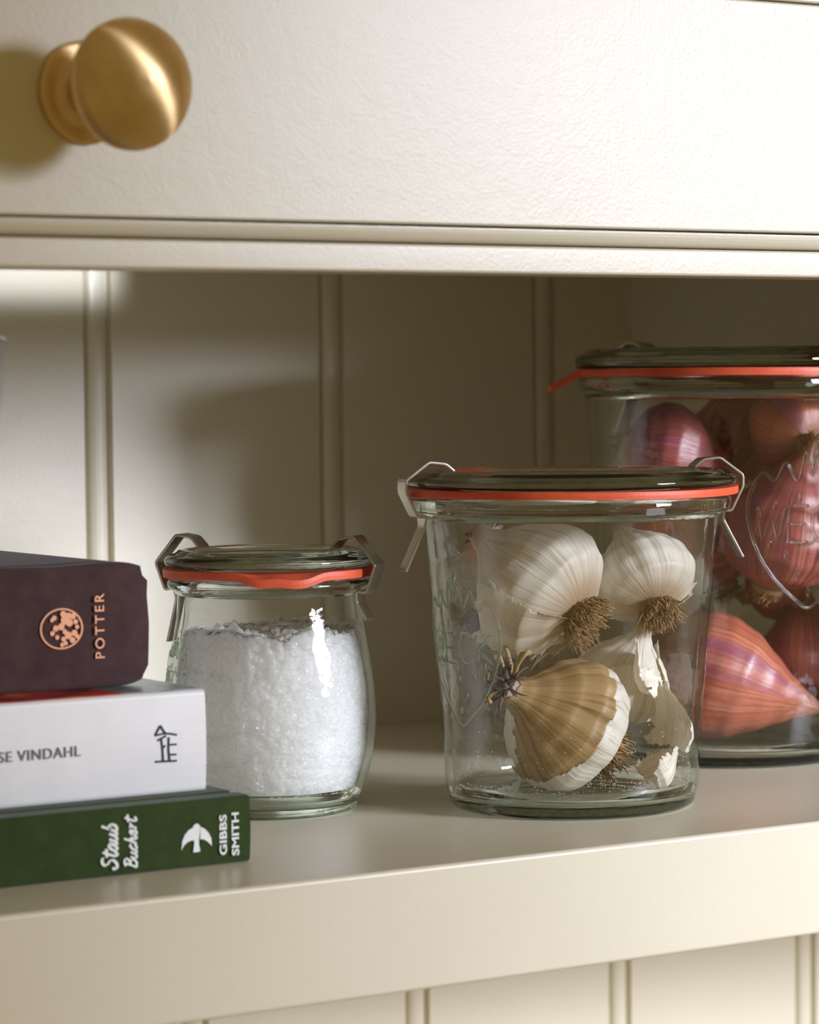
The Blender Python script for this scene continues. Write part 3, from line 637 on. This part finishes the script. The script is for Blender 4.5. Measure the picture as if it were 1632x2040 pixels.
def bulb(kind, base, u, w, z, R, axis, seed, material, label, cat, name, group=None, roots=True, root_len=0.3, neck='cut', root_mat=None, stem_mat=None, flakes=()):
    loc = jw(base, u, w, z); ax = Vector((axis[0] * cos(JR) - axis[1] * sin(JR), axis[0] * sin(JR) + axis[1] * cos(JR), axis[2])).normalized()
    root = empty(name, loc); root.rotation_mode = 'QUATERNION'; root.rotation_quaternion = ax.to_track_quat('Z', 'Y'); tag(root, label, cat, group or ('garlic bulbs in the glass jar' if kind == 'garlic' else 'shallots in the tall glass jar'))
    nv, nh = 48, 96; vs = []; fib = []; pl = []
    kf = 14.0 if kind == 'garlic' else 24.0
    for i in range(nv + 1):
        v = i / nv
        for k in range(nh):
            th = 2 * pi * k / nh; vs.append(bulb_point(kind, th, v, seed, R)); fib.append((cos(th + .2 * v) * kf + seed * 3, sin(th + .2 * v) * kf, v * 1.6)); pl.append((v, 0, 0))
    fs = [(i * nh + k, i * nh + (k + 1) % nh, (i + 1) * nh + (k + 1) % nh, (i + 1) * nh + k) for i in range(nv) for k in range(nh)] + [tuple(range(nh))[::-1], tuple(nv * nh + k for k in range(nh))]
    mesh_obj('bulb_body', vs, fs, material, root, attrs={'fibre': fib, 'place': pl})
    rr = random.Random(seed * 11 + 1)
    if roots:
        m = MB(); zb = bulb_point(kind, 0, 0, seed, R).z
        m.lathe([(0, zb - 0.10 * R), (R * .20, zb - 0.09 * R), (R * .27, zb), (R * .22, zb + 0.1 * R)], 20, closed=False)
        sp_ = .45 if kind == 'garlic' else 1.2
        for q in range(330 if kind == 'garlic' else 70):
            a = rr.random() * 2 * pi; d = R * (.34 if kind == 'garlic' else .16) * sqrt(rr.random()); p = Vector((d * cos(a), d * sin(a), zb - 0.03 * R))
            dr = Vector((cos(a) * (.1 + 1.5 * d / R) * sp_ + rr.gauss(0, .3 * sp_), sin(a) * (.1 + 1.5 * d / R) * sp_ + rr.gauss(0, .3 * sp_), -1)).normalized(); L = R * root_len * (.5 + .8 * rr.random()); P = [p]
            for s3 in range(4): dr = (dr + sp_ * Vector((rr.gauss(0, .35), rr.gauss(0, .35), rr.gauss(0, .2)))).normalized(); P.append(P[-1] + dr * L / 4)
            m.tube(P, 0.00028, 4, radii=[0.00034, 0.00030, 0.00026, 0.0002, 0.00014])
        m.build('root_tuft', root_mat or G_ROOT, root)
    m = MB(); zt = bulb_point(kind, 0, 1, seed, R).z; bx = bulb_point(kind, 0, 1, seed, R) - Vector((bulb_point(kind, 0, 1, seed, R) - bulb_point(kind, pi, 1, seed, R))) / 2
    n_w = 60 if neck == 'fray' else 16
    for q in range(n_w):
        a = rr.random() * 2 * pi; d = R * .13 * sqrt(rr.random()); p = Vector((bx.x + d * cos(a), bx.y + d * sin(a), zt - 0.05 * R)); sp = 1.1 if neck == 'fray' else .35
        dr = Vector((cos(a) * sp * rr.random(), sin(a) * sp * rr.random(), .8)).normalized(); L = R * (.40 if neck == 'fray' else .12) * (.4 + .8 * rr.random()); P = [p]
        for s3 in range(5): dr = (dr + Vector((rr.gauss(0, .3), rr.gauss(0, .3), rr.gauss(0, .2) - (.25 if neck == 'fray' else 0)))).normalized(); P.append(P[-1] + dr * L / 5)
        ww = R * .025 * (.6 + rr.random()); m.tube(P, ww, 5, radii=[ww, ww * .9, ww * .8, ww * .6, ww * .4, ww * .2])
    m.build('dried_neck', stem_mat or (G_STEM if neck == 'fray' else G_ROOT), root)
    if neck == 'fray':
        m = MB()
        for q in range(7):
            a = rr.random() * 2 * pi; d0 = R * .1; P = [Vector((d0 * cos(a), d0 * sin(a), zt - .05 * R))]; dr = Vector((cos(a), sin(a), .6)).normalized()
            for s3 in range(4): P.append(P[-1] + dr * R * .14); dr = (dr + Vector((rr.gauss(0, .5), rr.gauss(0, .5), rr.gauss(0, .3) - .15))).normalized()
            m.tube(P, R * .035, 5)
        m.build('stem_strips', G_STRIP, root)
    for fl in flakes: flake(kind, root, R, seed, *fl)
    return root
def flake(kind, root, R, seed, t0, t1, v0, v1, lift, sd, material=None):
    """a piece of papery outer skin following the bulb, ragged and lifting at its edges"""
    na, nv = 64, 56; vs = []; fib = []; pl = []; keep = []
    for i in range(nv + 1):
        for k in range(na + 1):
            a, b = k / na, i / nv
            th = radians(t0 + (t1 - t0) * a); v = v0 + (v1 - v0) * b
            e = max(abs(2 * a - 1), abs(2 * b - 1) if v0 > .02 else max(0, 2 * b - 1)); p = bulb_point(kind, th, v, seed, R)
            rad = Vector((p.x, p.y, p.z * .5)).normalized() if p.length > 1e-6 else Vector((0, 0, 1))
            wv = noise.noise(Vector((a * 4 + sd, b * 4, sd * 1.7)))
            p = p + rad * (0.0003 + R * lift * (e ** 6) * (1 + .7 * wv) + R * .006 * (wv + .5)); vs.append(p)
            fib.append((cos(th) * 9 + seed * 3 + .3, sin(th) * 9, v * 1.6)); pl.append((v * .9 + .08, 0, 0))
    def inside(a, b):
        rg = .26 * noise.noise(Vector((a * 5 + sd, b * 5 + sd, 9))) + .12 * noise.noise(Vector((a * 17, b * 17 + sd, 2)))
        return max(abs(2 * a - 1), abs(2 * b - 1) if v0 > .02 else (2 * b - 1)) < .88 + rg * .75
    fs = [(i * (na + 1) + k, i * (na + 1) + k + 1, (i + 1) * (na + 1) + k + 1, (i + 1) * (na + 1) + k) for i in range(nv) for k in range(na) if inside((k + .5) / na, (i + .5) / nv)]
    o = mesh_obj('papery_skin', vs, fs, material or G_SKIN, root, attrs={'fibre': fib, 'place': pl})
    s = o.modifiers.new('solid', 'SOLIDIFY'); s.thickness = 0.00007; s.offset = 0
    return o
# axis = direction of the neck, in (right, away, up)
bulb('garlic', GB, -0.0100, -0.0135, 0.0760, 0.0255, (-.66, .42, .50), 3, G_WHITE, 'large white garlic bulb with its brown root tuft facing out, uppermost in the jar', 'garlic', 'garlic_bulb', flakes=((285, 365, 0.0, .46, .16, 1), (190, 262, 0.0, .26, .20, 2)), root_len=.26)
bulb('garlic', GB, -0.0015, -0.0125, 0.0285, 0.0242, (-.66, -.46, .52), 5, G_WHITE, 'tan-skinned garlic bulb with a frayed neck lying on the bottom of the jar', 'garlic', 'garlic_bulb', neck='fray', flakes=((-125, 205, .36, .98, .03, 3, G_TAN),))
bulb('garlic', GB, 0.0262, 0.0120, 0.0775, 0.0190, (-.30, .60, .75), 4, G_WHITE, 'white garlic bulb with a dark brown root plate against the right side of the jar', 'garlic', 'garlic_bulb', root_len=.34, root_mat=G_ROOT, flakes=((180, 260, 0.0, .4, .10, 4),))
bulb('garlic', GB, -0.0265, 0.0170, 0.0740, 0.0175, (.3, .5, .8), 6, G_WHITE, 'pale garlic bulb at the upper left, behind the largest bulb', 'garlic', 'garlic_bulb', flakes=((200, 330, .1, .7, .06, 6),))
bulb('garlic', GB, 0.0185, 0.0170, 0.0400, 0.0175, (.35, -.3, .85), 7, G_WHITE, 'cream garlic bulb shedding skin, behind the tan one', 'garlic', 'garlic_bulb', flakes=((180, 290, .1, .7, .10, 7), (280, 360, .2, .8, .12, 9)))
# loose papery skins standing in the jar
def loose(u, w, z, R, axis, seed, span, vr, label):
    loc = jw(GB, u, w, z); ax = Vector((axis[0] * cos(JR) - axis[1] * sin(JR), axis[0] * sin(JR) + axis[1] * cos(JR), axis[2])).normalized()
    e = flake('garlic', None, R, seed, span[0], span[1], vr[0], vr[1], .10, seed); e.name = 'garlic_skin'; e.location = loc; e.rotation_mode = 'QUATERNION'; e.rotation_quaternion = ax.to_track_quat('Z', 'Y'); tag(e, label, 'garlic skin', 'loose garlic skins in the jar')
loose(0.0270, -0.0060, 0.0260, 0.0150, (.15, .1, 1), 12, (200, 330), (.15, .9), 'upright sheet of white garlic skin beside the tan bulb')
loose(0.0270, -0.0150, 0.0150, 0.0085, (.8, .2, .5), 14, (150, 380), (.1, .9), 'crumpled bit of garlic skin on the jar bottom at right')
loose(0.0330, -0.0010, 0.0480, 0.0120, (-.6, .1, .7), 15, (220, 330), (.2, .9), 'torn strip of garlic skin below the dark root plate')
loose(-0.0260, -0.0070, 0.0110, 0.0085, (.9, .3, .3), 16, (190, 300), (.2, .8), 'scrap of garlic skin on the jar bottom at left')

# fine dust of dry skin on the floor and lower wall of the garlic jar
m = MB(); gin = [(r - 0.0032, z) for r, z in GW]
for i in range(1500):
    a = rnd.random() * 2 * pi; q = rnd.random()
    if q < .5:
        rr_ = 0.037 * sqrt(rnd.random()); c = Vector((rr_ * cos(a), rr_ * sin(a), 0.0052))
    else:
        z = 0.0095 + 0.020 * rnd.random() ** 2; rr_ = interp(gin, z) - 0.0001; c = Vector((rr_ * cos(a), rr_ * sin(a), z))
    s_d = 0.00006 + 0.00012 * rnd.random() ** 2
    m.add([c + s_d * Vector(v) for v in ((1, 1, 1), (1, -1, -1), (-1, 1, -1), (-1, -1, 1))], [(0, 1, 2), (0, 3, 1), (0, 2, 3), (1, 3, 2)])
du = m.build('garlic_dust', G_SKIN_PLAIN, smooth=False); du.location = GB; du.rotation_euler = (0, 0, JR); tag(du, 'fine pale specks of garlic skin on the bottom of the garlic jar', 'dust', kind='stuff')

SH = [(-0.0100, -0.0150, 0.0330, 0.0262, (.93, -.10, -.36), 2, S_PINK, 'large rose-pink shallot lying lowest in the tall jar, tip to the right'),
      (-0.0230, 0.0040, 0.0840, 0.0230, (-.3, -.1, .9), 3, S_PINK, 'pink shallot standing at the left above the lowest one'),
      (0.0170, -0.0200, 0.0860, 0.0235, (.25, -.15, .95), 4, S_RED, 'deep red shallot behind the embossed letters of the tall jar'),
      (-0.0260, -0.0040, 0.1180, 0.0195, (.88, .1, -.22), 5, S_RED, 'dark red shallot lying across the upper left of the tall jar'),
      (0.0230, -0.0100, 0.1270, 0.0180, (-.2, .8, .30), 6, S_PINK, 'shallot showing a wiry root tuft near the lid of the tall jar'),
      (0.0290, 0.0080, 0.0350, 0.0185, (.1, .3, .9), 7, S_RED, 'dark red shallot at the lower right, behind the largest one'),
      (0.0050, 0.0290, 0.1230, 0.0200, (.4, .2, .8), 9, S_RED, 'dark shallot in the shade at the back under the lid of the tall jar'),
      (-0.0070, 0.0300, 0.0790, 0.0200, (-.4, .2, .8), 10, S_RED, 'dark shallot halfway up the back of the tall jar'),
      (0.0180, 0.0200, 0.0640, 0.0125, (.8, -.1, .3), 11, S_RED, 'small dark shallot tucked behind the lettered one, halfway up the tall jar'),
      (-0.0140, 0.0260, 0.0380, 0.0180, (-.3, .2, .9), 8, S_RED, 'red shallot at the back of the tall jar near its bottom')]
for (u, w, z, R, ax, sd, mt, lb) in SH:
    bulb('shallot', HB, u, w, z, R, ax, sd, mt, lb, 'shallot', 'shallot', root_len=.45 if sd == 6 else .25, root_mat=G_ROOT)

# white ceramic pot just showing at the left edge of the frame
cp = [(0, 0.0), (0.026, 0.0), (0.030, 0.004), (0.034, 0.03), (0.036, 0.07), (0.036, 0.11), (0.0372, 0.135), (0.0386, 0.150), (0.0397, 0.158), (0.0400, 0.1625), (0.0392, 0.1655), (0.0374, 0.165), (0.0355, 0.152), (0.034, 0.13), (0.033, 0.08), (0.029, 0.008), (0, 0.005)]
m = MB(); m.lathe(cp, 72, closed=False); po = m.build('ceramic_jar', CERAMIC); po.location = (0.4540, 0.2865, 0.0001)
tag(po, 'white ceramic jar just showing at the left edge behind the books', 'jar')
if '_w' in cab.keys(): del cab['_w']
